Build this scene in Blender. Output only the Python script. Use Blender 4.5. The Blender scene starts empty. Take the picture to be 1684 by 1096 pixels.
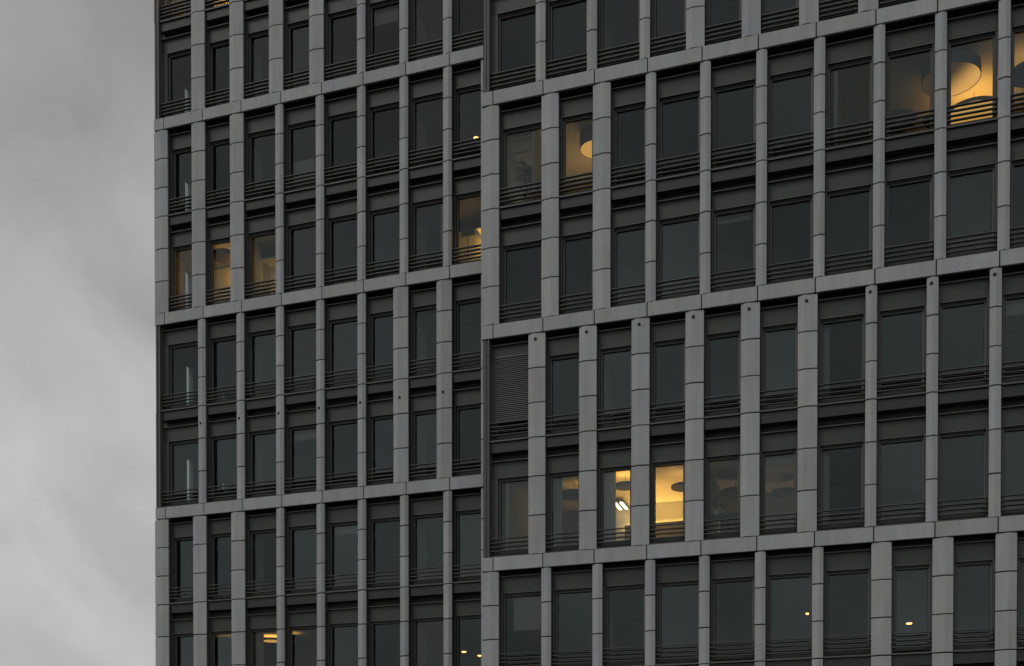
import bpy, bmesh, math, random
from mathutils import Vector, Matrix
random.seed(7)
scene = bpy.context.scene
col = scene.collection

# ------------------------------------------------------------------ camera
cam_data = bpy.data.cameras.new("camera")
cam_data.sensor_width = 36.0
cam_data.lens = 1951.18 / 1684.0 * 36.0
cam_data.shift_y = (1408.16 - 548.0) / 1684.0
cam_data.clip_start = 0.1
cam_data.clip_end = 3000.0
cam = bpy.data.objects.new("camera", cam_data)
col.objects.link(cam)
cam.location = (0.0, 0.0, 1.6)
cam.rotation_euler = (math.radians(90.0) - 0.01447, 0.0, 0.0)
scene.camera = cam

# ------------------------------------------------------------------ world: overcast dusk sky
SUN_EL, SUN_AZ = math.radians(48), math.radians(-128)      # azimuth measured from +Y towards +X
world = bpy.data.worlds.new("World")
scene.world = world
world.use_nodes = True
wt = world.node_tree
wt.nodes.clear()
def N(t, typ, **kw):
    n = t.nodes.new(typ)
    for k, v in kw.items():
        setattr(n, k, v)
    return n
out = N(wt, "ShaderNodeOutputWorld")
bg = N(wt, "ShaderNodeBackground")
bg.inputs[1].default_value = 0.10
sky = N(wt, "ShaderNodeTexSky", sky_type='NISHITA', sun_disc=False)
sky.sun_elevation = SUN_EL
sky.sun_rotation = SUN_AZ
sky.air_density = 2.0
sky.dust_density = 6.0
tc = N(wt, "ShaderNodeTexCoord")
sep = N(wt, "ShaderNodeSeparateXYZ")
wt.links.new(tc.outputs['Generated'], sep.inputs[0])
ramp = N(wt, "ShaderNodeValToRGB")
cr = ramp.color_ramp
stops = [(0.0, .44), (.10, .50), (.20, .545), (.30, .52), (.40, .45), (.50, .375), (.60, .315), (1.0, .33)]
while len(cr.elements) < len(stops):
    cr.elements.new(0.5)
for e, (p_, v_) in zip(cr.elements, stops):
    e.position = p_
    e.color = (v_ * .97, v_ * .96, v_ * .965, 1)
wt.links.new(sep.outputs[2], ramp.inputs[0])
mp = N(wt, "ShaderNodeMapping")
mp.inputs['Scale'].default_value = (1.0, 1.0, 1.3)
mp.inputs['Location'].default_value = (3.1, 1.7, 0.4)
mp.inputs['Rotation'].default_value = (0.0, 0.35, 0.0)
wt.links.new(tc.outputs['Generated'], mp.inputs[0])
nz = N(wt, "ShaderNodeTexNoise")
nz.inputs['Scale'].default_value = 3.2
nz.inputs['Detail'].default_value = 7.0
nz.inputs['Roughness'].default_value = 0.45
nz.inputs['Distortion'].default_value = 0.5
wt.links.new(mp.outputs[0], nz.inputs['Vector'])
mr = N(wt, "ShaderNodeMapRange")
mr.inputs['From Min'].default_value = 0.3
mr.inputs['From Max'].default_value = 0.7
mr.inputs['To Min'].default_value = 0.90
mr.inputs['To Max'].default_value = 1.10
wt.links.new(nz.outputs['Fac'], mr.inputs['Value'])
mpb = N(wt, "ShaderNodeMapping")
mpb.inputs['Scale'].default_value = (.9, 1.0, 1.4)
mpb.inputs['Location'].default_value = (1.9, 4.4, 7.7)
mpb.inputs['Rotation'].default_value = (0.0, 0.0, 0.0)
rot = N(wt, "ShaderNodeMapping")
rot.inputs['Rotation'].default_value = (0.0, -0.75, 0.0)
wt.links.new(tc.outputs['Generated'], rot.inputs[0])
wt.links.new(rot.outputs[0], mpb.inputs[0])
nzb = N(wt, "ShaderNodeTexNoise")
nzb.inputs['Scale'].default_value = 7.5
nzb.inputs['Detail'].default_value = 6.0
nzb.inputs['Roughness'].default_value = 0.5
nzb.inputs['Distortion'].default_value = 0.3
wt.links.new(mpb.outputs[0], nzb.inputs['Vector'])
mrb = N(wt, "ShaderNodeMapRange")
mrb.inputs['From Min'].default_value = 0.3
mrb.inputs['From Max'].default_value = 0.7
mrb.inputs['To Min'].default_value = 0.85
mrb.inputs['To Max'].default_value = 1.15
wt.links.new(nzb.outputs['Fac'], mrb.inputs['Value'])
mm_ = N(wt, "ShaderNodeMath", operation='MULTIPLY')
wt.links.new(mr.outputs[0], mm_.inputs[0]); wt.links.new(mrb.outputs[0], mm_.inputs[1])
mul = N(wt, "ShaderNodeVectorMath", operation='SCALE')
wt.links.new(ramp.outputs[0], mul.inputs[0])
wt.links.new(mm_.outputs[0], mul.inputs['Scale'])
mul2 = N(wt, "ShaderNodeVectorMath", operation='SCALE')
mul2.inputs['Scale'].default_value = 9.3
wt.links.new(mul.outputs[0], mul2.inputs[0])
mixw = N(wt, "ShaderNodeMixRGB")
mixw.inputs[0].default_value = 0.96
wt.links.new(sky.outputs[0], mixw.inputs[1])
wt.links.new(mul2.outputs[0], mixw.inputs[2])
wt.links.new(mixw.outputs[0], bg.inputs[0])
wt.links.new(bg.outputs[0], out.inputs[0])

sun_d = bpy.data.lights.new("sun", 'SUN')
sun_d.energy = 0.5
sun_d.angle = math.radians(25)
sun_d.color = (1.0, 0.99, 0.97)
sun = bpy.data.objects.new("sun", sun_d)
col.objects.link(sun)
sd = Vector((math.sin(SUN_AZ) * math.cos(SUN_EL), math.cos(SUN_AZ) * math.cos(SUN_EL), math.sin(SUN_EL)))
sun.rotation_euler = sd.to_track_quat('Z', 'Y').to_euler()

scene.view_settings.view_transform = 'Standard'
scene.view_settings.look = 'None'
scene.view_settings.exposure = 0.0
scene.view_settings.gamma = 1.0
scene.view_settings.use_curve_mapping = False
scene.cycles.use_denoising = True
scene.cycles.max_bounces = 10
scene.cycles.diffuse_bounces = 3
scene.cycles.glossy_bounces = 3
scene.cycles.transparent_max_bounces = 12
scene.cycles.sample_clamp_indirect = 4.0

# ------------------------------------------------------------------ materials
def new_mat(name):
    m = bpy.data.materials.new(name)
    m.use_nodes = True
    m.node_tree.nodes.clear()
    return m, m.node_tree
def surface(name, colr, rough=.6, metal=0.0, var=0.0, fine=0.0, scale=30.0, stain=0.0, bump=0.0, spec=.5, streak=0.0):
    """colour + per-object value change + fine grain + large soft weathering"""
    m, t = new_mat(name)
    o = N(t, "ShaderNodeOutputMaterial")
    b = N(t, "ShaderNodeBsdfPrincipled")
    b.inputs['Roughness'].default_value = rough
    b.inputs['Metallic'].default_value = metal
    b.inputs['Specular IOR Level'].default_value = spec
    t.links.new(b.outputs[0], o.inputs[0])
    tcn = N(t, "ShaderNodeTexCoord")
    oi = N(t, "ShaderNodeObjectInfo")
    off = N(t, "ShaderNodeVectorMath", operation='SCALE')
    comb = N(t, "ShaderNodeCombineXYZ")
    for k in range(3):
        t.links.new(oi.outputs['Random'], comb.inputs[k])
    off.inputs['Scale'].default_value = 57.0
    t.links.new(comb.outputs[0], off.inputs[0])
    add = N(t, "ShaderNodeVectorMath", operation='ADD')
    t.links.new(tcn.outputs['Object'], add.inputs[0])
    t.links.new(off.outputs[0], add.inputs[1])
    def scaled_noise(sc, det, lo, hi, stretch=None):
        src = add.outputs[0]
        if stretch:
            mpn = N(t, "ShaderNodeMapping")
            mpn.inputs['Scale'].default_value = stretch
            t.links.new(src, mpn.inputs[0])
            src = mpn.outputs[0]
        n = N(t, "ShaderNodeTexNoise")
        n.inputs['Scale'].default_value = sc
        n.inputs['Detail'].default_value = det
        t.links.new(src, n.inputs['Vector'])
        r = N(t, "ShaderNodeMapRange")
        r.inputs['From Min'].default_value = .3
        r.inputs['From Max'].default_value = .7
        r.inputs['To Min'].default_value = lo
        r.inputs['To Max'].default_value = hi
        t.links.new(n.outputs['Fac'], r.inputs['Value'])
        return n, r.outputs[0]
    cur = None
    def times(a, b_):
        if a is None:
            return b_
        mm = N(t, "ShaderNodeMath", operation='MULTIPLY')
        t.links.new(a, mm.inputs[0]); t.links.new(b_, mm.inputs[1])
        return mm.outputs[0]
    if var:
        r = N(t, "ShaderNodeMapRange")
        r.inputs['To Min'].default_value = 1 - var
        r.inputs['To Max'].default_value = 1 + var
        t.links.new(oi.outputs['Random'], r.inputs['Value'])
        cur = times(cur, r.outputs[0])
    fn = None
    if fine:
        fn, f_ = scaled_noise(scale, 5.0, 1 - fine, 1 + fine)
        cur = times(cur, f_)
    if stain:
        _, s_ = scaled_noise(1.7, 4.0, 1 - stain, 1 + stain, (1.0, 1.0, .45))
        cur = times(cur, s_)
    if streak:
        _, k_ = scaled_noise(9.0, 3.0, 1 - streak, 1 + streak, (1.0, 1.0, .06))
        cur = times(cur, k_)
    if cur is not None:
        sc = N(t, "ShaderNodeVectorMath", operation='SCALE')
        sc.inputs[0].default_value = colr
        t.links.new(cur, sc.inputs['Scale'])
        src = sc.outputs[0]
        if stain:           # a slight warm / cool drift from one region to the next
            _, tn = scaled_noise(0.9, 2.0, -.028, .028)
            hv = N(t, "ShaderNodeCombineXYZ")
            a1 = N(t, "ShaderNodeMath", operation='ADD'); a1.inputs[1].default_value = 1.0
            a2 = N(t, "ShaderNodeMath", operation='SUBTRACT'); a2.inputs[0].default_value = 1.0
            t.links.new(tn, a1.inputs[0]); t.links.new(tn, a2.inputs[1])
            t.links.new(a1.outputs[0], hv.inputs[0]); hv.inputs[1].default_value = 1.0
            t.links.new(a2.outputs[0], hv.inputs[2])
            vm = N(t, "ShaderNodeVectorMath", operation='MULTIPLY')
            t.links.new(src, vm.inputs[0]); t.links.new(hv.outputs[0], vm.inputs[1])
            src = vm.outputs[0]
        t.links.new(src, b.inputs['Base Color'])
    else:
        b.inputs['Base Color'].default_value = (*colr, 1)
    if bump and fn:
        bn = N(t, "ShaderNodeBump")
        bn.inputs['Strength'].default_value = bump
        bn.inputs['Distance'].default_value = .004
        t.links.new(fn.outputs['Fac'], bn.inputs['Height'])
        t.links.new(bn.outputs[0], b.inputs['Normal'])
    return m
def emitter(name, colr, strength):
    m, t = new_mat(name)
    o = N(t, "ShaderNodeOutputMaterial")
    e = N(t, "ShaderNodeEmission")
    e.inputs[0].default_value = (*colr, 1)
    e.inputs[1].default_value = strength
    t.links.new(e.outputs[0], o.inputs[0])
    return m
def glass(name, tint=(.83, .86, .85), ior=1.68):
    """coated double glazing: mirror share by Fresnel, the rest seen through a grey tint"""
    m, t = new_mat(name)
    o = N(t, "ShaderNodeOutputMaterial")
    fr = N(t, "ShaderNodeFresnel"); fr.inputs[0].default_value = ior
    tr = N(t, "ShaderNodeBsdfTransparent"); tr.inputs[0].default_value = (*tint, 1)
    gl = N(t, "ShaderNodeBsdfGlossy")
    gl.inputs['Roughness'].default_value = 0.0
    gl.inputs['Color'].default_value = (.80, .97, .99, 1)
    oi = N(t, "ShaderNodeObjectInfo")
    r = N(t, "ShaderNodeMapRange")
    r.inputs['To Min'].default_value = ior - .13
    r.inputs['To Max'].default_value = ior + .13
    t.links.new(oi.outputs['Random'], r.inputs['Value'])
    t.links.new(r.outputs[0], fr.inputs[0])
    tcn = N(t, "ShaderNodeTexCoord")
    nn = N(t, "ShaderNodeTexNoise"); nn.inputs['Scale'].default_value = 1.3; nn.inputs['Detail'].default_value = 1.0
    t.links.new(tcn.outputs['Object'], nn.inputs['Vector'])
    bn = N(t, "ShaderNodeBump"); bn.inputs['Strength'].default_value = .6; bn.inputs['Distance'].default_value = .016
    t.links.new(nn.outputs['Fac'], bn.inputs['Height'])
    t.links.new(bn.outputs[0], gl.inputs['Normal'])
    mx = N(t, "ShaderNodeMixShader")
    t.links.new(fr.outputs[0], mx.inputs[0])
    t.links.new(tr.outputs[0], mx.inputs[1])
    t.links.new(gl.outputs[0], mx.inputs[2])
    t.links.new(mx.outputs[0], o.inputs[0])
    return m

M = {}
M['stone'] = surface("grey_cast_stone", (.438, .452, .457), .85, var=.075, fine=.10, scale=38, stain=.075, streak=.055, bump=.25)
M['core'] = surface("joint_backing", (.026, .026, .026), .9)
M['frame'] = surface("frame_metal", (.086, .096, .092), .5, var=.04, fine=.03, scale=15)
M['sash'] = surface('sash_metal', (.130, .135, .128), .5, var=.04)
M['reveal'] = surface('reveal_metal', (.085, .088, .084), .6)
M['trim'] = surface('trim_metal', (.13, .13, .12), .5)
M['header'] = surface("bronze_grey_metal", (.053, .062, .056), .5, var=.08, fine=.03, scale=9, stain=.07)
M['spandrel'] = surface("spandrel_metal", (.033, .040, .037), .5, var=.06, fine=.03, scale=9, stain=.06)
M['rail'] = surface("rail_metal", (.118, .118, .110), .45, var=.05)
M['mullion'] = surface("corner_bronze", (.108, .108, .100), .5, var=.05)
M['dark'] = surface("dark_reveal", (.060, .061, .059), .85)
M['gasket'] = surface("gasket", (.018, .018, .018), .8)
M['glass'] = glass("window_glass")
M['side_glass'] = glass("side_glass", (.40, .47, .46))
M['ceiling'] = surface("ceiling_paint", (.42, .42, .40), .9)
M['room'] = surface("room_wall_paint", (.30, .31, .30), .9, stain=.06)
M['room_light'] = surface("room_pier_paint", (.72, .76, .75), .9)
M['floor'] = surface("room_floor", (.06, .055, .05), .8)
M['shade'] = surface("lamp_shade_dark", (.07, .07, .068), .7)
M['cabinet'] = surface("cabinet_dark", (.05, .045, .04), .6)
M['leaf'] = surface("leaf", (.035, .055, .03), .6, var=.1)
M['pot'] = surface("pot_pale", (.5, .5, .48), .5)
M['blind'] = surface("blind_metal", (.115, .118, .112), .45, var=.06)
WL = []
M['curtain'] = surface("curtain_cloth", (.30, .31, .29), .9, fine=.05, scale=12)
M['amber_glow'] = emitter("amber_glow", (1.0, .52, .11), .62)
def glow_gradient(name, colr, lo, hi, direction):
    """lamp underside with painted emission, standing for light falling on one side"""
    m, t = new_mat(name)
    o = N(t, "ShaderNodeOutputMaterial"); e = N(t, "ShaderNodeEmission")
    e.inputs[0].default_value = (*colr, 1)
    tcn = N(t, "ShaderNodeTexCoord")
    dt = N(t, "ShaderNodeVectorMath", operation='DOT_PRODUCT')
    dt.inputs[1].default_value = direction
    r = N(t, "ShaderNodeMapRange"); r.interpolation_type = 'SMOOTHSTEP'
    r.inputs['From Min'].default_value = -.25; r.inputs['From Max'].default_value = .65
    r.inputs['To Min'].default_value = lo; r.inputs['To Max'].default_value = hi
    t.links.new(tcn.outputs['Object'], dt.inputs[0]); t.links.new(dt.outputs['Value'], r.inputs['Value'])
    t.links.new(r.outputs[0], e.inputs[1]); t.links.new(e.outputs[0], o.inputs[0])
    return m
M['painted_side_glow'] = glow_gradient("painted_side_glow", (1.0, .50, .11), .05, .85, (.85, .60, 0))
M['amber_strong'] = emitter("amber_strong", (1.0, .47, .08), 4.6)
M['amber_mid'] = emitter("amber_mid", (1.0, .52, .14), 1.3)
M['yellow_strong'] = emitter("yellow_strong", (1.0, .52, .10), 38.0)
M['white_tube'] = emitter("white_tube", (1.0, .80, .48), 4.5)
M['orange_bulb'] = emitter("orange_bulb", (1.0, .40, .12), 4.5)
M['white'] = surface('bounce_white', (.78, .77, .74), .9)
M['up_dim'] = emitter('up_dim', (1.0, .62, .28), 5.0)
M['up_faint'] = emitter('up_faint', (1.0, .72, .45), 2.6)
M['up_mid'] = emitter('up_mid', (1.0, .56, .17), 13.0)
M['up_bright'] = emitter('up_bright', (1.0, .51, .10), 58.0)
M['amber_fill'] = emitter('amber_fill', (1.0, .46, .07), 30.0)
M['asphalt'] = surface("asphalt", (.05, .05, .05), .9, fine=.1, scale=3)
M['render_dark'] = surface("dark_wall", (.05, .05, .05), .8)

# ------------------------------------------------------------------ mesh helpers
class MB:
    def __init__(s): s.v = []; s.f = []
    def box(s, x0, x1, y0, y1, z0, z1):
        b = len(s.v)
        s.v += [(x0,y0,z0),(x1,y0,z0),(x1,y1,z0),(x0,y1,z0),(x0,y0,z1),(x1,y0,z1),(x1,y1,z1),(x0,y1,z1)]
        s.f += [tuple(b+i for i in q) for q in ((0,3,2,1),(4,5,6,7),(0,1,5,4),(1,2,6,5),(2,3,7,6),(3,0,4,7))]
        return s
    def prism(s, pts, z0, z1):
        """pts anticlockwise seen from above"""
        b = len(s.v); n = len(pts)
        s.v += [(x, y, z0) for x, y in pts] + [(x, y, z1) for x, y in pts]
        s.f.append(tuple(b+i for i in reversed(range(n))))
        s.f.append(tuple(b+n+i for i in range(n)))
        for i in range(n):
            j = (i+1) % n
            s.f.append((b+i, b+j, b+n+j, b+n+i))
        return s
    def lathe(s, prof, n=24, c=(0,0)):
        b = len(s.v)
        for r, z in prof:
            for k in range(n):
                a = 2*math.pi*k/n
                s.v.append((c[0]+r*math.cos(a), c[1]+r*math.sin(a), z))
        for i in range(len(prof)-1):
            for k in range(n):
                k2 = (k+1) % n
                s.f.append((b+i*n+k, b+i*n+k2, b+(i+1)*n+k2, b+(i+1)*n+k))
        return s
    def rod(s, a, b_, r=.01, n=6):
        a = Vector(a); b_ = Vector(b_)
        d = (b_-a).normalized()
        q = d.to_track_quat('Z', 'Y')
        base = len(s.v)
        for P in (a, b_):
            for k in range(n):
                t = 2*math.pi*k/n
                s.v.append(tuple(P + q @ Vector((r*math.cos(t), r*math.sin(t), 0))))
        for k in range(n):
            k2 = (k+1) % n
            s.f.append((base+k, base+k2, base+n+k2, base+n+k))
        s.f.append(tuple(base+k for k in reversed(range(n))))
        s.f.append(tuple(base+n+k for k in range(n)))
        return s
    def mesh(s, name, mat, bevel=0.0, smooth=False):
        me = bpy.data.meshes.new(name)
        me.from_pydata(s.v, [], s.f)
        me.validate()
        if bevel:
            bm = bmesh.new(); bm.from_mesh(me)
            bmesh.ops.bevel(bm, geom=bm.edges[:], offset=bevel, segments=1, affect='EDGES', profile=.5)
            bm.to_mesh(me); bm.free()
        if smooth:
            for p_ in me.polygons: p_.use_smooth = True
        me.materials.append(mat)
        me.update()
        return me
cache = {}
def shared(key, make):
    if key not in cache:
        cache[key] = make()
    return cache[key]
def obj(name, me, parent=None, loc=(0,0,0), **props):
    o = bpy.data.objects.new(name, me)
    col.objects.link(o)
    if parent is not None: o.parent = parent
    o.location = loc
    for k, v in props.items(): o[k] = v
    return o

# ------------------------------------------------------------------ setting
TH = 0.324211
ZR = 35.8548
EL = 2.94098                      # how far the left block stands back
MOD = 1.57634                     # bay width
UR0, UL0 = -0.60946, -14.2125
def jr(i): return UR0 + MOD*i
def jl(i): return UL0 + MOD*i
def place(wing, u, v, z):
    vv = v + (EL if wing == 'L' else 0)
    return (u*math.cos(TH) + vv*math.sin(TH), ZR - u*math.sin(TH) + vv*math.cos(TH), z)

g = MB().box(-600, 600, -600, 600, -1.0, 0.0)
obj("ground", g.mesh("ground", M['asphalt']), kind='structure')

def building(name, label, wing):
    e = bpy.data.objects.new(name, None)
    col.objects.link(e)
    e.location = place(wing, 0, 0, 0)
    e.rotation_euler = (0, 0, -TH)
    e['label'] = label; e['category'] = 'building'
    e['group'] = 'blocks of the office building'
    return e
BR = building("office_block", "grey stone office block at right, its front stepping out towards the viewer", 'R')
BL = building("office_block", "grey stone office block at left, set back, its corner against the sky", 'L')

# ------------------------------------------------------------------ facade pieces
GAP = .032
SEG = [0, -1.0325, -2.065, -3.0975, -4.2597, -5.4218, -6.58]

def stone_piece(w, h, ridge):
    """ridged cladding stone: back at .10, edges at .055, ridge line at 0"""
    key = ('stone', round(w, 2), round(h, 3), ridge)
    def mk():
        hw = w/2
        rx = -hw + ridge*w
        pts = [(-hw, .055), (rx, 0.0), (hw, .055), (hw, .105), (-hw, .105)]
        return MB().prism(pts, -h + GAP/2, -GAP/2).mesh("pillar_panel", M['stone'], bevel=.007)
    return shared(key, mk)

hole_me = MB().lathe([(.0, .018), (.045, .018), (.045, -.02), (.0, -.02)], 12).mesh("anchor_hole", M['gasket'])

def pillar(B, x0, x1, zb, ridge, n0=0, n1=6, hole=None):
    """n0..n1 choose the stones from the band down"""
    w = x1-x0; cx = (x0+x1)/2
    core = obj("pillar", MB().box(-w/2+.012, w/2-.012, .135, .42, SEG[n1], SEG[n0]).mesh("pillar_core", M['reveal']), B, (cx, 0, zb))
    obj("backing", MB().box(-w/2+.02, w/2-.02, .106, .132, SEG[n1], SEG[n0]).mesh("backing", M['core']), core)
    for k in range(n0, n1):
        h = SEG[k]-SEG[k+1]
        obj("panel", stone_piece(w, h, ridge), core, (random.uniform(-.002, .002), random.uniform(-.003, .003), SEG[k]+random.uniform(-.003, .003)))
    if hole is not None:
        # the ridge face at this place
        dx, dz = hole
        y = .055*(dx + w/2)/(ridge*w) if dx < -w/2+ridge*w else .055*(dx-(-w/2+ridge*w))/((1-ridge)*w)
        if dx < -w/2+ridge*w: y = .055 - y
        h_ = obj("anchor_hole", hole_me, core, (dx, y, dz))
        h_.rotation_euler = (math.radians(90), 0, 0)

def band(B, joints, z, x_end):
    """joints: sorted u of all vertical joints incl. outer ends; z: bottom"""
    core = obj("beam", MB().box(joints[0]+.03, x_end-.03, .08, .42, z+.012, z+.40).mesh("beam_core", M['core']), B)
    for a, b in zip(joints[:-1], joints[1:]):
        w = b-a
        key = ('beam', round(w, 3))
        me = shared(key, lambda: MB().box(-w/2+GAP/2, w/2-GAP/2, 0, .078, GAP*.3, .42-GAP*.3).mesh("beam_panel", M['stone'], bevel=.007))
        obj("panel", me, core, ((a+b)/2, random.uniform(-.002, .002), z))

def window_bay(B, x0, x1, zd, wide_left=0.0, lower=False, blind=False, spandrel=True):
    """one bay of one storey, x0..x1 the clear opening, zd the datum (underside of the band)"""
    w = round(x1-x0, 3)
    k = (w, wide_left)
    wl = .035 + wide_left
    wj = .055 + wide_left
    def outer():
        m = MB()
        m.box(0, wj, .272, .44, -3.05, -.643)                       # left jamb lining
        m.box(w-.055, w, .272, .44, -3.05, -.643)
        m.box(wj, w-.055, .340, .44, -.680, -.642)                # head
        m.box(wj, w-.055, .300, .44, -3.05, -2.93)                 # bottom
        return m.mesh("window_surround", M['frame'])
    win = obj("window", shared(('win',)+k, outer), B, (x0, 0, zd))
    hd = shared(('head', w), lambda: MB().box(.004, w-.004, .270, .44, -.640, -.165).mesh("header_panel", M['header']))
    obj("header_panel", hd, win)
    tr = shared(('trim', w), lambda: MB().box(.006, w-.006, .258, .268, -.646, -.630).mesh("trim", M['trim']))
    obj("trim", tr, win)
    def sash():
        m = MB()
        a, b = wl, w-.035
        fw = .075
        m.box(a+.022, a+fw, .375, .435, -2.925, -.682)
        m.box(b-fw, b-.022, .375, .435, -2.925, -.682)
        m.box(a+fw, b-fw, .375, .435, -.725, -.682)
        m.box(a+fw, b-fw, .375, .435, -2.925, -2.84)
        return m.mesh("sash", M['sash'], bevel=.004)
    sa = obj("sash", shared(('sash',)+k, sash), win)
    def gk():
        m = MB()
        a, b = wl+.075, w-.035-.075
        m.box(a, a+.008, .40, .43, -2.84, -.725)
        m.box(b-.008, b, .40, .43, -2.84, -.725)
        m.box(a+.008, b-.008, .40, .43, -.742, -.725)
        return m.mesh("gasket", M['gasket'])
    obj("gasket", shared(('gask',)+k, gk), win)
    def pane():
        a, b = wl+.075+.008, w-.035-.075-.008
        m = MB()
        z0, z1 = -2.84, -.742
        m.v = [(a, .432, z0), (b, .432, z0), (b, .432, z1), (a, .432, z1)]
        m.f = [(0, 1, 2, 3)]
        return m.mesh("pane", M['glass'])
    p = obj("pane", shared(('pane',)+k, pane), win)
    p.rotation_euler = (random.uniform(-.0015, .0015), 0, random.uniform(-.003, .003))
    if blind:
        def slat():
            m = MB()
            a, b = wl+.03, w-.02
            m.v = [(a, .274, -.018), (b, .274, -.018), (b, .300, .028), (a, .300, .028), (a, .277, -.021), (b, .277, -.021), (b, .303, .025), (a, .303, .025)]
            m.f = [(3, 2, 1, 0), (4, 5, 6, 7), (0, 1, 5, 4), (1, 2, 6, 5), (2, 3, 7, 6), (3, 0, 4, 7)]
            return m.mesh("slat", M['blind'])
        me = shared(('slat2', w), slat)
        bl = obj("venetian_blind", MB().box(wl+.03, w-.02, .222, .262, -.53, -.49).mesh("blind_head", M['blind']), B, (x0, 0, zd), label="lowered grey venetian blind of fine slats")
        for i in range(34):
            obj("slat", me, bl, (0, -.047, -.575 - i*.0565))
    # flashing strip at the top of the bay
    fl = shared(('flash', w), lambda: MB().box(.003, w-.003, .17, .42, -.163, -.145).mesh("flashing", M['trim']))
    obj("flashing", fl, B, (x0, 0, zd))
    # railing with four flat bars
    bar = shared(('bar', w), lambda: MB().box(.004, w-.004, .115, .218, -.020, 0).mesh("bar", M['rail']))
    post = shared('post', lambda: MB().box(0, .022, .221, .245, -.51, 0).mesh("post", M['mullion']))
    r = obj("railing", bar, B, (x0, 0, zd-2.490))
    for i in range(1, 4):
        obj("bar", bar, r, (0, 0, -i*.1250))
    for x in (.012, w-.034):
        obj("post", post, r, (x, 0, -.004))
    # sill
    def sill():
        m = MB()
        m.box(.003, w-.003, .10, .34, -3.075, -3.052)
        m.box(.003, w-.003, .09, .10, -3.085, -3.040)
        m.box(.003, w-.003, .30, .345, -3.051, -2.96)
        return m.mesh("sill", M['rail'])
    obj("sill", shared(('sill', w), sill), B, (x0, 0, zd))
    if spandrel:
        sp = shared(('sp', w), lambda: MB().box(.004, w-.004, .15, .40, -3.400, -3.105).mesh("spandrel", M['spandrel'], bevel=.004))
        obj("spandrel_panel", sp, B, (x0, 0, zd))

def corner_mullion(B, x0, x1, z0, z1):
    m = MB()
    m.box(x0, x0+.055, .03, .30, z0, z1)
    m.box(x0+.058, x1-.035, .06, .30, z0, z1)
    m.box(x1-.032, x1, .03, .30, z0, z1)
    obj("corner_mullion", m.mesh("corner_mullion", M['mullion']), B)

# ------------------------------------------------------------------ right block
NR = 12
def group_windows(B, edges, zd, **kw):
    for i, (a, b, wl, bl) in enumerate(edges):
        window_bay(B, a, b, zd, wide_left=wl, blind=bl, **kw)
RLV = [23.707, 16.707, 9.707]
def pr(i, kind, wide):
    w = .53 if wide else .30
    if kind == 'r': return jr(i)+.06-w, jr(i)+.06
    return jr(i)-.06, jr(i)-.06+w
RC = -.995
xend = jr(NR)+.3
# top group, storey standing on the uppermost band
P = [pr(i, 'r', i >= 4) for i in range(1, NR+1)]
for i, (a, b) in enumerate(P):
    pillar(BR, a, b, RLV[0]+7, .5 if i < 3 else .33, 2, 6)
corner_mullion(BR, -.897, -.741, RLV[0]+.42, RLV[0]+7)
ed = [(-.741, P[0][0], .14, False)] + [(P[i][1], P[i+1][0], 0, False) for i in range(len(P)-1)]
group_windows(BR, ed, RLV[0]+3.5, spandrel=False)
band(BR, [RC] + [jr(i) for i in range(0, NR+1)] + [xend], RLV[0], xend)
# group under the uppermost band
P = [(-.995, -.435)] + [pr(i, 'l', i <= 2) for i in range(1, NR+1)]
for i, (a, b) in enumerate(P):
    pillar(BR, a, b, RLV[0], .6)
ed = [(P[i][1], P[i+1][0], 0, False) for i in range(len(P)-1)]
group_windows(BR, ed, RLV[0])
group_windows(BR, ed, RLV[0]-3.5, spandrel=False)
band(BR, [RC] + [jr(i) for i in range(0, NR+1)] + [xend], RLV[1], xend)
# group with the anchor holes
P = [pr(i, 'r', i <= 6) for i in range(1, NR+1)]
for i, (a, b) in enumerate(P):
    pillar(BR, a, b, RLV[1], .33 if i < 6 else .5, hole=(-.03, -.19))
corner_mullion(BR, -.897, -.741, RLV[1]-3.10, RLV[1])
corner_mullion(BR, -.903, -.743, RLV[1]-6.58, RLV[1]-3.115)
ed = [(-.741, P[0][0], .05, True)] + [(P[i][1], P[i+1][0], 0, False) for i in range(len(P)-1)]
group_windows(BR, ed, RLV[1])
ed = [(-.741, P[0][0], .14, False)] + ed[1:]
group_windows(BR, ed, RLV[1]-3.5, spandrel=False)
band(BR, [RC] + [jr(i) for i in range(0, NR+1)] + [xend], RLV[2], xend)
# bottom group
P = [(-.995, -.445)] + [pr(i, 'l', i >= 7) for i in range(1, NR+1)]
for i, (a, b) in enumerate(P):
    pillar(BR, a, b, RLV[2], .6, 0, 4)
ed = [(P[i][1], P[i+1][0], 0, False) for i in range(len(P)-1)]
group_windows(BR, ed, RLV[2])

# ------------------------------------------------------------------ left block
LLV = [27.207, 20.207, 13.207]
LC = -14.68
lend = -.93
def pl(i, kind, wide):
    w = .55 if wide else .31
    if i == 8: return -2.088, -1.535
    return jl(i)+.06-w, jl(i)+.06
lj = [LC, -14.25] + [jl(i) for i in range(1, 9)] + [lend]
# top group
P = [pl(i, 'r', i <= 4) for i in range(1, 8)] + [(jl(8)-.25, jl(8)+.06)]
for i, (a, b) in enumerate(P):
    pillar(BL, a, b, LLV[0]+7, .33 if i < 4 else .65, 1, 6)
corner_mullion(BL, -14.64, -14.47, LLV[0]+.42, LLV[0]+3.88)
corner_mullion(BL, -14.655, -14.47, LLV[0]+3.90, LLV[0]+7)
ed = [(-14.47, P[0][0], .14, False)] + [(P[i][1], P[i+1][0], 0, False) for i in range(len(P)-1)]
group_windows(BL, ed, LLV[0]+3.5, spandrel=False)
group_windows(BL, ed[:4], LLV[0]+7)
for a, b, _, _ in ed[4:]:
    window_bay(BL, a, b, LLV[0]+7)
band(BL, lj, LLV[0], lend)
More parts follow.
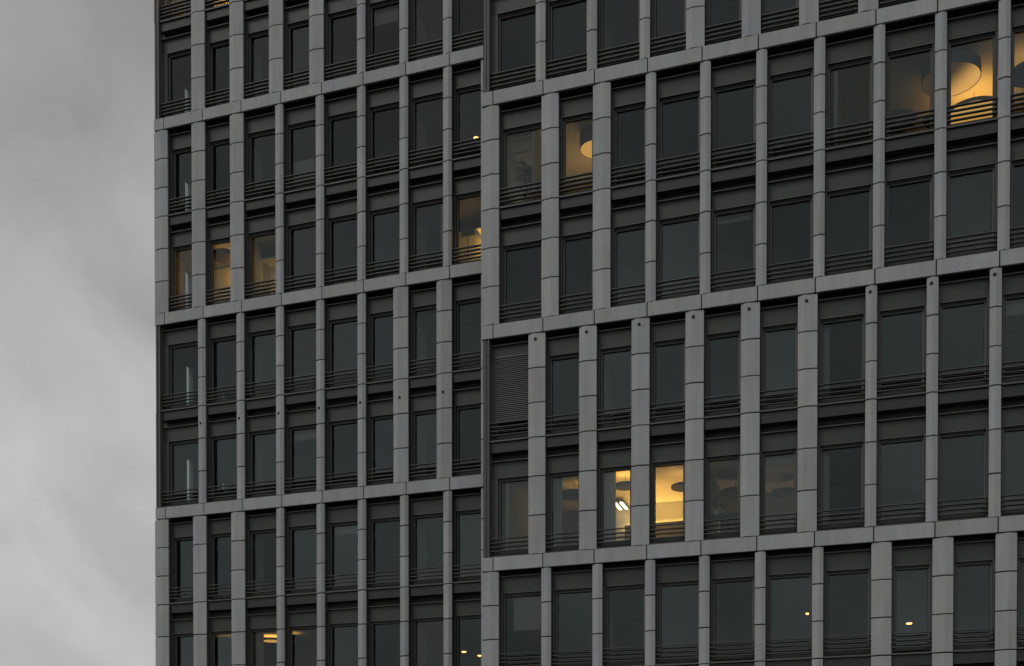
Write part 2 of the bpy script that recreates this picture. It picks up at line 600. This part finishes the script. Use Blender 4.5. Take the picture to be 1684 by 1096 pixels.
# group A
P = [(-14.70, -14.13)] + [pl(i, 'r', i <= 2) for i in range(1, 9)]
for i, (a, b) in enumerate(P):
    pillar(BL, a, b, LLV[0], .6 if i == 0 else (.33 if i < 3 else (.66 if i < 8 else .6)))
ed = [(P[i][1], P[i+1][0], 0, False) for i in range(len(P)-1)]
group_windows(BL, ed, LLV[0])
group_windows(BL, ed, LLV[0]-3.5, spandrel=False)
band(BL, lj, LLV[1], lend)
# group B with anchor holes
P = [pl(i, 'r', i >= 6) for i in range(1, 9)]
for i, (a, b) in enumerate(P):
    pillar(BL, a, b, LLV[1], .6 if i < 5 else .33, hole=(-.03 if i < 7 else -.1, -3.0975-.62))
corner_mullion(BL, -14.64, -14.47, LLV[1]-3.10, LLV[1])
corner_mullion(BL, -14.65, -14.47, LLV[1]-6.58, LLV[1]-3.115)
ed = [(-14.47, P[0][0], .14, False)] + [(P[i][1], P[i+1][0], 0, False) for i in range(len(P)-1)]
group_windows(BL, ed, LLV[1])
group_windows(BL, ed, LLV[1]-3.5, spandrel=False)
band(BL, lj, LLV[2], lend)
# group C
P = [(-14.73, -14.155)] + [pl(i, 'r', i <= 2) for i in range(1, 9)]
for i, (a, b) in enumerate(P):
    pillar(BL, a, b, LLV[2], .6 if i == 0 else (.33 if i < 3 else (.66 if i < 8 else .6)))
ed = [(P[i][1], P[i+1][0], 0, False) for i in range(len(P)-1)]
group_windows(BL, ed, LLV[2])
group_windows(BL, ed, LLV[2]-3.5, spandrel=False)

# ------------------------------------------------------------------ inner shell of both blocks
def shell(B, x0, x1, datums, depth, z_base, z_top, side_open):
    # floors with the ceilings hung under them
    for zd in datums:
        obj("floor_slab", MB().box(x0+.03, x1-.03, .446, depth, zd-.56, zd+.36).mesh("floor_slab", M['dark']), B)
        obj("floor_finish", MB().box(x0+.20, x1-.20, .46, depth, zd+.362, zd+.38).mesh("floor_finish", M['floor']), B)
        obj("ceiling", MB().box(x0+.20, x1-.20, .46, depth, zd-.60, zd-.562).mesh("ceiling", M['ceiling']), B)
    zl = min(datums)-3.5
    obj("floor_slab", MB().box(x0+.03, x1-.03, .446, depth, zl-.56, zl+.36).mesh("floor_slab", M['dark']), B)
    obj("floor_finish", MB().box(x0+.20, x1-.20, .46, depth, zl+.362, zl+.38).mesh("floor_finish", M['floor']), B)
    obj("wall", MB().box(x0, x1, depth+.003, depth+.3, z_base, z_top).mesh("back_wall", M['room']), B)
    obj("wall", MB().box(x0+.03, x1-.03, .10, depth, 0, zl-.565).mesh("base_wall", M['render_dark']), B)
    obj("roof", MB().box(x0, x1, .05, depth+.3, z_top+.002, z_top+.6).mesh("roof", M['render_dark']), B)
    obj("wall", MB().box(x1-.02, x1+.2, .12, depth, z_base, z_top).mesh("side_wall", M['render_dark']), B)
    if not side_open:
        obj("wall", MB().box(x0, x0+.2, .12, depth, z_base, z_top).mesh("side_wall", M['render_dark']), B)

DR = [RLV[0]+3.5, RLV[0], RLV[0]-3.5, RLV[1], RLV[1]-3.5, RLV[2]]
DL = [LLV[0]+7, LLV[0]+3.5, LLV[0], LLV[0]-3.5, LLV[1], LLV[1]-3.5, LLV[2], LLV[2]-3.5]
shell(BR, -.96, xend, DR, 6.0, 0, RLV[0]+3.9, False)
shell(BL, -14.66, lend, DL, 6.0, 0, LLV[0]+7.4, True)
# the far side wall of the left block has tall narrow windows: the sky shows through them
def slot_wall(zd, slots):
    m = MB()
    x0, x1 = -14.62, -14.44
    ztop, zbot = zd+.36, zd-3.14
    edges = [.44] + [e for s in slots for e in s[:2]] + [6.0]
    for k in range(0, len(edges), 2):
        m.box(x0, x1, edges[k], edges[k+1], zbot, ztop)
    for (a, b, t_, bt) in slots:
        m.box(x0, x1, a, b, zd+t_, ztop)
        m.box(x0, x1, a, b, zbot, zd+bt)
    w_ = obj("side_wall", m.mesh("side_wall", M['room']), BL)
    for (a, b, t_, bt) in slots:
        p = MB(); p.v = [(-14.53, a, zd+bt), (-14.53, b, zd+bt), (-14.53, b, zd+t_), (-14.53, a, zd+t_)]; p.f = [(0, 1, 2, 3)]
        obj("side_pane", p.mesh("side_pane", M['side_glass']), w_)
for zd in DL:
    if zd > 33:        slots = [(.92, 1.10, -.85, -2.9), (1.62, 1.95, -.85, -2.9)]
    elif zd > 26:        slots = [(1.62, 2.06, -.85, -2.9)]
    elif zd > 22:      slots = [(1.62, 2.04, -.72, -2.9)]
    elif zd > 14:      slots = [(1.66, 2.07, -.75, -2.9), (4.1, 4.42, -.95, -1.30)]
    else:              slots = [(1.56, 1.625, -.86, -2.8), (3.95, 4.02, -.93, -1.35)]
    slot_wall(zd, slots)

def partition(B, u, v0, v1, zd, mat='room', th=.10):
    obj("partition_wall", MB().box(u-th/2, u+th/2, v0, v1, zd-3.11, zd-.605).mesh("partition", M[mat]), B)
def cross_wall(B, u0, u1, v, zd, mat='room', th=.10, z0=-3.11, z1=-.605):
    obj("partition_wall", MB().box(u0, u1, v, v+th, zd+z0, zd+z1).mesh("cross_wall", M[mat]), B)
for zd in DL:
    partition(BL, jl(2)-.02, .47, 1.40, zd, 'room_light')
    partition(BL, jl(6)-.02, .47, 1.75, zd, 'room_light')
for zd in DR:
    partition(BR, jr(2)-.04, .47, 2.40, zd, 'room_light')

def curtain(B, u0, u1, v, zd):
    m = MB(); n = 14
    for i in range(n+1):
        x = u0+(u1-u0)*i/n; y = v + .022*math.sin(i*1.9)
        m.v += [(x, y, zd-3.08), (x, y, zd-.62)]
    for i in range(n):
        m.f.append((2*i, 2*i+2, 2*i+3, 2*i+1))
    obj("curtain", m.mesh("curtain", M['curtain'], smooth=True), B)
for zd in (RLV[1], RLV[1]-3.5):
    curtain(BR, jr(6)+.16, jr(6)+.36, .62, zd)
curtain(BR, jr(1)+.15, jr(1)+.42, .62, RLV[1]-3.5)
curtain(BR, 2.62, 3.06, .58, RLV[1]-3.5)

# ------------------------------------------------------------------ lamps, furniture and plants inside (things of their own)
def thing(name, wing, u, v, z, label, cat, group=None):
    o = bpy.data.objects.new(name, None)
    col.objects.link(o)
    o.location = place(wing, u, v, z)
    o.rotation_euler = (0, 0, -TH)
    o['label'] = label; o['category'] = cat
    if group: o['group'] = group
    return o
LG = 'round pendant lamps in the offices'
def floor_fill_light(wing, u, v, zfloor, h, mat, label, r=.22):  # added floor light, set out of sight to brighten ceilings and walls
    t = thing("floor_fill_light", wing, u, v, zfloor, label, 'lamp')
    obj("bowl", MB().lathe([(.03, h-.12), (r, h-.01), (r, h)], 20).mesh("bowl", M['shade']), t)
    m = MB(); n = 20
    m.v = [((r-.02)*math.cos(2*math.pi*k/n), (r-.02)*math.sin(2*math.pi*k/n), h-.012) for k in range(n)]; m.f = [tuple(range(n))]
    obj("bulb", m.mesh("bulb", M[mat]), t)
    obj("stand", MB().rod((0, 0, .02), (0, 0, h-.10), .015).lathe([(0, 0), (.14, 0), (.14, .02), (0, .025)], 16).mesh("stand", M['gasket']), t)
def bounce_ceiling(B, u0, u1, v0, v1, zd):  # paler ceiling sheet added in lit rooms to bounce more lamp light
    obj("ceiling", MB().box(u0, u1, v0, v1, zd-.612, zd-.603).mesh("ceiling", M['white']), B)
def drum_lamp(wing, u, v, z, ceil, r, h, label, under=None, over=None):
    t = thing("pendant_lamp", wing, u, v, z, label, 'lamp', LG)
    obj("lamp_shade", MB().lathe([(r-.02, .012), (r-.02, 0), (r, 0), (r, h), (r-.02, h), (r-.02, .012)], 48).mesh("lamp_shade", M['shade'], smooth=False), t)
    def disc(name, zz, mat, rr):
        m = MB(); n = 48
        m.v = [(rr*math.cos(2*math.pi*k/n), rr*math.sin(2*math.pi*k/n), zz) for k in range(n)]
        m.f = [tuple(range(n))]
        obj(name, m.mesh(name, M[mat]), t)
    disc("diffuser", .006, under or 'shade', r-.02)
    disc("top_disc", h-.004, over or 'shade', r-.02)
    obj("cord", MB().rod((0, 0, h), (0, 0, ceil-z), .006).mesh("cord", M['gasket']), t)
    return t
# room behind bays 7 to 10 of the right block, second storey from the top
zc = RLV[0]-.60
zd = RLV[0]
partition(BR, jr(6)+.5, .47, 5.9, zd)
cross_wall(BR, jr(6)+.55, xend-.2, 4.6, zd, 'room')
drum_lamp('R', 12.38, 1.27, 22.58, zc, .78, .32, "very wide drum pendant, half amber underside, behind the pillar at the bright upper right window", 'painted_side_glow', 'shade')
drum_lamp('R', 13.05, 2.95, 22.40, zc, .82, .10, "flat glowing disc pendant low behind the larger dark drum lamp, upper right window", 'amber_glow', 'amber_strong')
drum_lamp('R', 10.95, 2.75, 22.52, zc, .55, .08, "unlit disc pendant low at the left in the window beside the wide drum lamp")
drum_lamp('R', 12.05, 3.0, 22.50, zc, .38, .08, "unlit disc pendant low at the right in the window beside the wide drum lamp")
drum_lamp('R', 14.45, 1.70, 22.55, zc, .55, .12, "dim disc pendant in the window cut by the right picture edge", 'shade', 'amber_mid')
# bay 1, same storey
partition(BR, jr(1)-.45, .47, 4.6, zd)
partition(BR, jr(2)-.04, 2.41, 3.6, zd)
cross_wall(BR, jr(1)-.39, jr(2)+.02, 3.61, zd, 'room')
drum_lamp('R', 2.30, 1.25, 22.52, zc, .52, .42, "dark drum pendant half hidden by the pillar, amber glow beside it, beside the plant window", 'amber_glow', 'shade')
bounce_ceiling(BR, jr(1)-.38, jr(2)-.10, .47, 3.6, zd)
floor_fill_light('R', 1.75, 2.5, zd-3.12, .8, 'up_mid', "added amber floor light, unseen under the half hidden drum pendant")
WL.append(('R', 2.10, 2.6, zd-1.35, "added amber light, unseen behind the wide pillar beside the drum pendant"))
# lit room of the lower storey with the anchor-hole pillars
zd = RLV[1]-3.5; zc = zd-.60
partition(BR, jr(0)+.3, .47, 4.6, zd)
partition(BR, jr(6)-.08, 2.0, 4.6, zd)
cross_wall(BR, jr(2)-1.0, jr(4)-.14, 4.5, zd, 'room_light')
cross_wall(BR, jr(0)+.36, jr(2)-1.02, 4.5, zd, 'cabinet')
cross_wall(BR, jr(4)-.12, jr(6)-.14, 4.5, zd, 'room')
partition(BR, jr(4)-.05, 1.05, 4.49, zd)
def cabinet(wing, u, v, z, x0, x1, dpt, h, n, label):
    t = thing("cabinet", wing, u, v, z, label, 'cabinet')
    obj("carcass", MB().box(x0, x1, .022, dpt, 0, h).mesh("carcass", M['cabinet']), t)
    w = (x1-x0)/n
    for k in range(n):
        d = obj("door", MB().box(x0+k*w+.004, x0+(k+1)*w-.004, 0, .02, .06, h-.02).mesh("door", M['cabinet']), t)
        obj("handle", MB().box(x0+(k+.85)*w, x0+(k+.85)*w+.012, -.02, -.002, h*.55, h*.75).mesh("handle", M['rail']), d)
cabinet('R', 2.95, 4.1, zd-3.12, -.45, 1.9, .28, 1.76, 4, "dark cabinet against the brightly lit yellow wall")
bounce_ceiling(BR, jr(1)+.6, jr(4)-.11, .47, 4.49, zd)
floor_fill_light('R', 3.75, 3.0, zd-3.12, .85, 'up_bright', "added bright floor light, unseen low in the brightest room below the window edge", .28)
bounce_ceiling(BR, jr(4)+.0, jr(9), .47, 5.9, zd)
floor_fill_light('R', 6.25, 3.6, zd-3.12, .85, 'up_dim', "added dim floor light, unseen in the room with the small potted plant")
floor_fill_light('R', 8.6, 3.4, zd-3.12, .85, 'up_dim', "added dim floor light, unseen in the dusky room further right of the potted plant")
t = thing("wall_washer_lamp", 'R', 2.45, 4.41, zd-1.44, "long yellow light strip behind the cabinet washing the brightest wall", 'lamp')
obj("housing", MB().box(0, 2.35, 0, .07, -.03, 0).mesh("housing", M['shade']), t)
obj("tube", MB().box(.02, 2.33, .01, .06, .002, .03).mesh("tube", M['yellow_strong']), t)
drum_lamp('R', 3.22, 1.15, zd-1.02, zc, .32, .10, "small disc pendant at the top of the half lit yellow window", 'shade', 'amber_strong')
drum_lamp('R', 4.98, 1.55, zd-1.08, zc, .44, .06, "flat dark disc pendant at the right edge of the brightest window", 'shade', 'amber_mid')
drum_lamp('R', 1.45, 1.75, zd-.95, zc, .50, .08, "disc pendant with a lit rim in the dim window left of the two bright ones", 'shade', 'amber_glow')
t = thing("tube_lamp", 'R', 2.35, 3.45, zd-.80, "twin tube ceiling lamp glowing white in the half lit window", 'lamp')
obj("housing", MB().box(-.12, .30, -.02, .85, .03, .07).mesh("housing", M['shade']), t)
for dx in (-.06, .14):
    obj("tube", MB().box(dx, dx+.09, 0, .82, 0, .028).mesh("tube", M['white_tube']), t)
for dy in (.1, .7):
    obj("cord", MB().rod((.09, dy, .07), (.09, dy, .2), .006).mesh("cord", M['gasket']), t)
# dim offices to the right of it
drum_lamp('R', 6.32, 2.55, zd-1.08, zc, .44, .06, "dim disc pendant above the small potted plant", 'shade', 'shade')
drum_lamp('R', 7.75, 3.10, zd-1.08, zc, .44, .06, "faint disc pendant in the dark window right of the potted plant window", 'shade', None)
drum_lamp('R', 9.20, 2.60, zd-1.05, zc, .44, .06, "faint disc pendant in the dusky window with a pale curtain edge, lower storey", 'shade', 'shade')
# a plant on a low table, and a big one two storeys higher
t = thing("side_table", 'R', 6.02, .82, zd-3.12, "small dark table carrying a potted plant behind the window glass", 'table')
obj("table_top", MB().box(-.25, .25, -.2, .2, .88, .92).mesh("table_top", M['cabinet']), t)
for dx in (-.22, .19):
    for dy in (-.17, .14):
        obj("leg", MB().box(dx, dx+.03, dy, dy+.03, 0, .878).mesh("leg", M['cabinet']), t)
def plant(wing, u, v, z, label, pot_r, pot_h, n, length, stem=0.0, wid=.05, seed=1, bushy=False):
    rnd = random.Random(seed)
    t = thing("potted_plant", wing, u, v, z, label, 'plant')
    obj("pot", MB().lathe([(0, 0), (pot_r*.8, 0), (pot_r, pot_h), (pot_r*.9, pot_h), (pot_r*.85, pot_h*.9), (0, pot_h*.9)], 16).mesh("pot", M['pot']), t)
    if stem:
        obj("stem", MB().rod((0, 0, pot_h*.8), (.02, 0, pot_h+stem), .02).mesh("stem", M['cabinet']), t)
    for k in range(n):
        a = rnd.uniform(0, 2*math.pi); up = rnd.uniform(-.1, 1.0)
        L = length*rnd.uniform(.7, 1.05)
        base = Vector((0, 0, pot_h+stem*rnd.uniform(.55, 1.0)))
        if bushy:
            base = base + Vector((rnd.uniform(-.1, .1), rnd.uniform(-.08, .08), rnd.uniform(0, .22)))
        m = MB(); prev = base
        d = Vector((math.cos(a)*math.cos(up), math.sin(a)*math.cos(up), math.sin(up)))
        side = d.cross(Vector((0, 0, 1))).normalized()
        segs = 5; pos = base.copy()
        for i in range(segs+1):
            f_ = i/segs
            ww = wid*math.sin(math.pi*min(.97, f_*.8+.12))*(1 if i < segs else .1)
            m.v += [tuple(pos-side*ww/2), tuple(pos+Vector((0, 0, -.2*ww))), tuple(pos+side*ww/2)]
            d = (d + Vector((0, 0, -.22))).normalized()
            pos = pos + d*L/segs
        for i in range(segs):
            b = i*3
            m.f += [(b, b+1, b+4, b+3), (b+1, b+2, b+5, b+4)]
        obj("leaf", m.mesh("leaf", M['leaf']), t)
cabinet('R', 6.05, 1.25, zd-3.12, 0, .9, .4, 1.12, 2, 'dark cabinet standing behind the small potted plant')
plant('R', 6.02, .80, zd-2.195, "small bushy plant in a white pot behind the window right of the brightest one", .10, .15, 26, .22, .18, .06, 3, True)
zd = RLV[0]
plant('R', .22, 1.05, zd-3.12, "large spiky indoor palm filling the window beside the corner pillar", .22, .40, 60, .60, 1.10, .05, 5, True)
partition(BR, -.55, .47, 4.0, zd, 'room_light')
cross_wall(BR, -.50, jr(1)-.51, 2.6, zd, 'room_light')
# faint warm light added out of sight behind the palm
bounce_ceiling(BR, -.50, jr(1)-.52, .47, 2.58, zd)
floor_fill_light('R', .05, 2.2, zd-3.12, .75, 'up_faint', "added dim floor light, unseen behind the large spiky palm")
for k_, v_ in enumerate((.75, .98, 1.6)):
    obj('ceiling_beam', MB().box(-.5, jr(1)-.52, v_, v_+.07, zd-.66, zd-.603).mesh('ceiling_beam', M['room_light']), BR)
roller = obj('roller_blind', MB().box(0, .93, .50, .504, RLV[2]-1.75, RLV[2]-.64).mesh('roller_blind', M['curtain']), BR, (-.12, 0, 0))

# left block, amber corner rooms under the second band
zd = LLV[0]-3.5; zc = zd-.60
partition(BL, jl(3)-.10, .47, 4.6, zd)
cross_wall(BL, -13.95, jl(3)-.16, 3.6, zd, 'room_light')
cross_wall(BL, -13.55, -12.0, 1.95, zd, 'room_light', z1=-.80)
partition(BL, jl(2)-.02, 1.41, 4.4, zd)
cross_wall(BL, -11.36, -10.70, 1.95, zd, 'room_light', z1=-1.05)
drum_lamp('L', -12.35, .92, 22.72, zc, .40, .16, "dark disc pendant above an amber lit wall near the left corner", 'shade', 'amber_glow')
floor_fill_light('L', -13.2, 2.6, zd-3.12, .8, 'up_dim', "added dim floor light, unseen in the corner room of the left block")
obj('light_baffle', MB().box(-11.02, -9.60, 1.30, 1.94, zd-1.10, zd-1.05).mesh('light_baffle', M['room_light']), BL)  # board added over the amber light to give its patch a sharp top
WL.append(('L', -12.10, 1.60, zd-1.20, "added amber light, unseen behind the second pillar, lighting the wall under the disc pendant"))
WL.append(('L', -10.50, 1.66, zd-1.75, "added amber light, unseen behind the third pillar, lighting the amber rectangle"))
# top left rooms, a slice of amber under the picture edge
zd = LLV[0]+7; zc = zd-.60
partition(BL, jl(2)-.30, .47, 4.6, zd)
cross_wall(BL, -13.9, jl(2)-.36, 2.6, zd, 'room_light')
drum_lamp('L', -13.15, 1.6, zd-1.0, zc, .40, .10, "disc pendant in the corner room at the top picture edge", 'amber_glow', 'amber_strong')
cross_wall(BL, -13.2, -12.2, 1.62, LLV[0]+7, 'room_light')
WL.append(('L', -12.66, 1.46, 32.90, "added amber light, unseen just above the top picture edge near the left corner"))
# amber room at the bottom, third and fourth bay
zd = LLV[2]-3.5; zc = zd-.60
partition(BL, jl(2)-.9, 1.45, 4.6, zd)
partition(BL, jl(4)-.10, .47, 4.6, zd)
cross_wall(BL, jl(2)-.84, jl(4)-.16, 4.4, zd)
drum_lamp('L', -11.05, 2.0, 8.92, zc, .36, .08, "round disc pendant seen in the narrow amber window at the bottom left", 'amber_glow', 'amber_strong')
drum_lamp('L', -10.05, 1.6, 8.92, zc, .36, .06, "dark disc pendant with amber ceiling glow at the bottom left", 'shade', 'amber_mid')
drum_lamp('L', -12.45, 1.2, 8.80, zc, .40, .06, "faint disc pendant in the bottom window nearest the left corner but one", 'shade', 'amber_glow')

# table lamp against an amber wall, last bay of the left block
zd = LLV[0]-3.5
cross_wall(BL, -3.55, -1.0, 1.75, zd, 'room_light', z1=-1.08)
obj('light_baffle', MB().box(-2.66, -1.2, 1.15, 1.74, zd-1.40, zd-1.36).mesh('light_baffle', M['room_light']), BL)  # unseen board added to stop the amber light from rising
t = thing("floor_lamp", 'L', -2.98, 1.22, zd-3.12, "lamp with dark tapered shade on a thin stand before an amber wall", 'lamp')
obj("lamp_shade", MB().lathe([(.0, 1.575), (.27, 1.57), (.19, 1.90), (.0, 1.90)], 24).mesh("lamp_shade", M['shade']), t).scale = (1, .16, 1)
obj("stand", MB().rod((0, 0, .03), (0, 0, 1.7), .014).lathe([(0, 0), (.16, 0), (.16, .025), (0, .03)], 20).mesh("stand", M['gasket']), t)
def wall_fill_light(wing, u, v, z, label, mat='amber_fill', sc=1.0):
    """added amber light, kept out of sight to brighten nearby walls"""
    t = thing("wall_fill_light", wing, u, v, z, label, 'lamp')
    obj("backplate", MB().box(-.08, .08, .14, .17, -.15, .15).mesh("backplate", M['shade']), t)
    obj("bulb", MB().lathe([(0, -.14*sc), (.09*sc, -.08*sc), (.09*sc, .08*sc), (0, .14*sc)], 12).mesh("bulb", M[mat]), t)
wall_fill_light('L', -2.22, 1.56, LLV[0]-3.5-1.72, "added amber light, mostly hidden behind the corner pillar", sc=1.25)
partition(BL, -3.62, .47, 3.5, LLV[0]-3.5)
def arm_lamp(wing, u, v, z, zfloor, arm, label):
    t = thing("arm_lamp", wing, u, v, zfloor, label, 'lamp', 'small orange reading lamps')
    h = z-zfloor
    obj("stand", MB().rod((-arm, 0, .02), (-arm, 0, h-.02), .012).lathe([(0, 0), (.14, 0), (.14, .02), (0, .025)], 16, (-arm, 0)).mesh("stand", M['gasket']), t)
    obj("arm", MB().rod((-arm, 0, h+.01), (-.05, 0, h+.03), .010).mesh("arm", M['rail']), t)
    obj("lamp_shade", MB().lathe([(.10, h-.01), (.055, h+.06), (0, h+.07)], 16).mesh("lamp_shade", M['shade']), t)
    obj("bulb", MB().lathe([(0, h-.05), (.07, h-.035), (.085, h), (0, h+.01)], 14).mesh("bulb", M['orange_bulb']), t)
for a_ in WL:
    wall_fill_light(*a_, mat='amber_fill', sc=1.1 if a_[1] < -12 else .45)
arm_lamp('L', -2.68, 1.2, 25.40, LLV[0]-3.12, .05, "small orange reading lamp beside the corner pillar, upper storey of the left block")
obj('roller_blind', MB().box(0, .85, .62, .63, LLV[0]-2.95, LLV[0]-1.75).mesh('roller_blind', M['curtain']), BL, (jl(3)+.12, 0, 0))
for wg, B_, u_, w_, v_, zz, dr in (('L', BL, jl(5)+.14, .9, .60, LLV[0]+3.5, .55), ('L', BL, jl(4)+.14, .95, .60, LLV[2], .35), ('R', BR, jr(5)+.12, 1.0, .60, RLV[1]-3.5, .30),
        ('R', BR, jr(9)+.2, 1.05, .60, RLV[1], .45), ('L', BL, jl(3)+.14, .95, .60, LLV[1]-3.5, .4), ('R', BR, jr(4)+.2, 1.1, .60, RLV[0]-3.5, .25)):
    obj('roller_blind', MB().box(0, w_, v_, v_+.006, zz-.64-dr, zz-.64).mesh('roller_blind', M['room']), B_, (u_, 0, 0))
for k_, (wg, u_, v_, zz) in enumerate((('L', -6.2, .95, LLV[1]-6.62+.0), ('R', 10.9, .95, RLV[0]-3.12))):
    plant(wg, u_, v_, zz, ("leafy office plant in the dark, lower storey of the left block", "thin office plant low in the window left of the wide drum lamp")[k_], .15, .3, 22, .45, .8, .035, 11+k_)
arm_lamp('L', -3.13, 1.2, 8.03, LLV[2]-6.62, .45, "small orange reading lamp, left one of the pair at the bottom edge")
arm_lamp('L', -2.55, 1.2, 7.87, LLV[2]-6.62, .30, "small orange reading lamp at the corner pillar, right of the bottom edge pair")
arm_lamp('R', 8.60, 1.2, 8.10, RLV[2]-3.12, .45, "small orange reading lamp in the bottom row, alone at the right edge of its window")
arm_lamp('R', 11.35, 1.2, 7.66, RLV[2]-3.12, .35, "small orange reading lamp low in the narrow window between two wide pillars, bottom right")
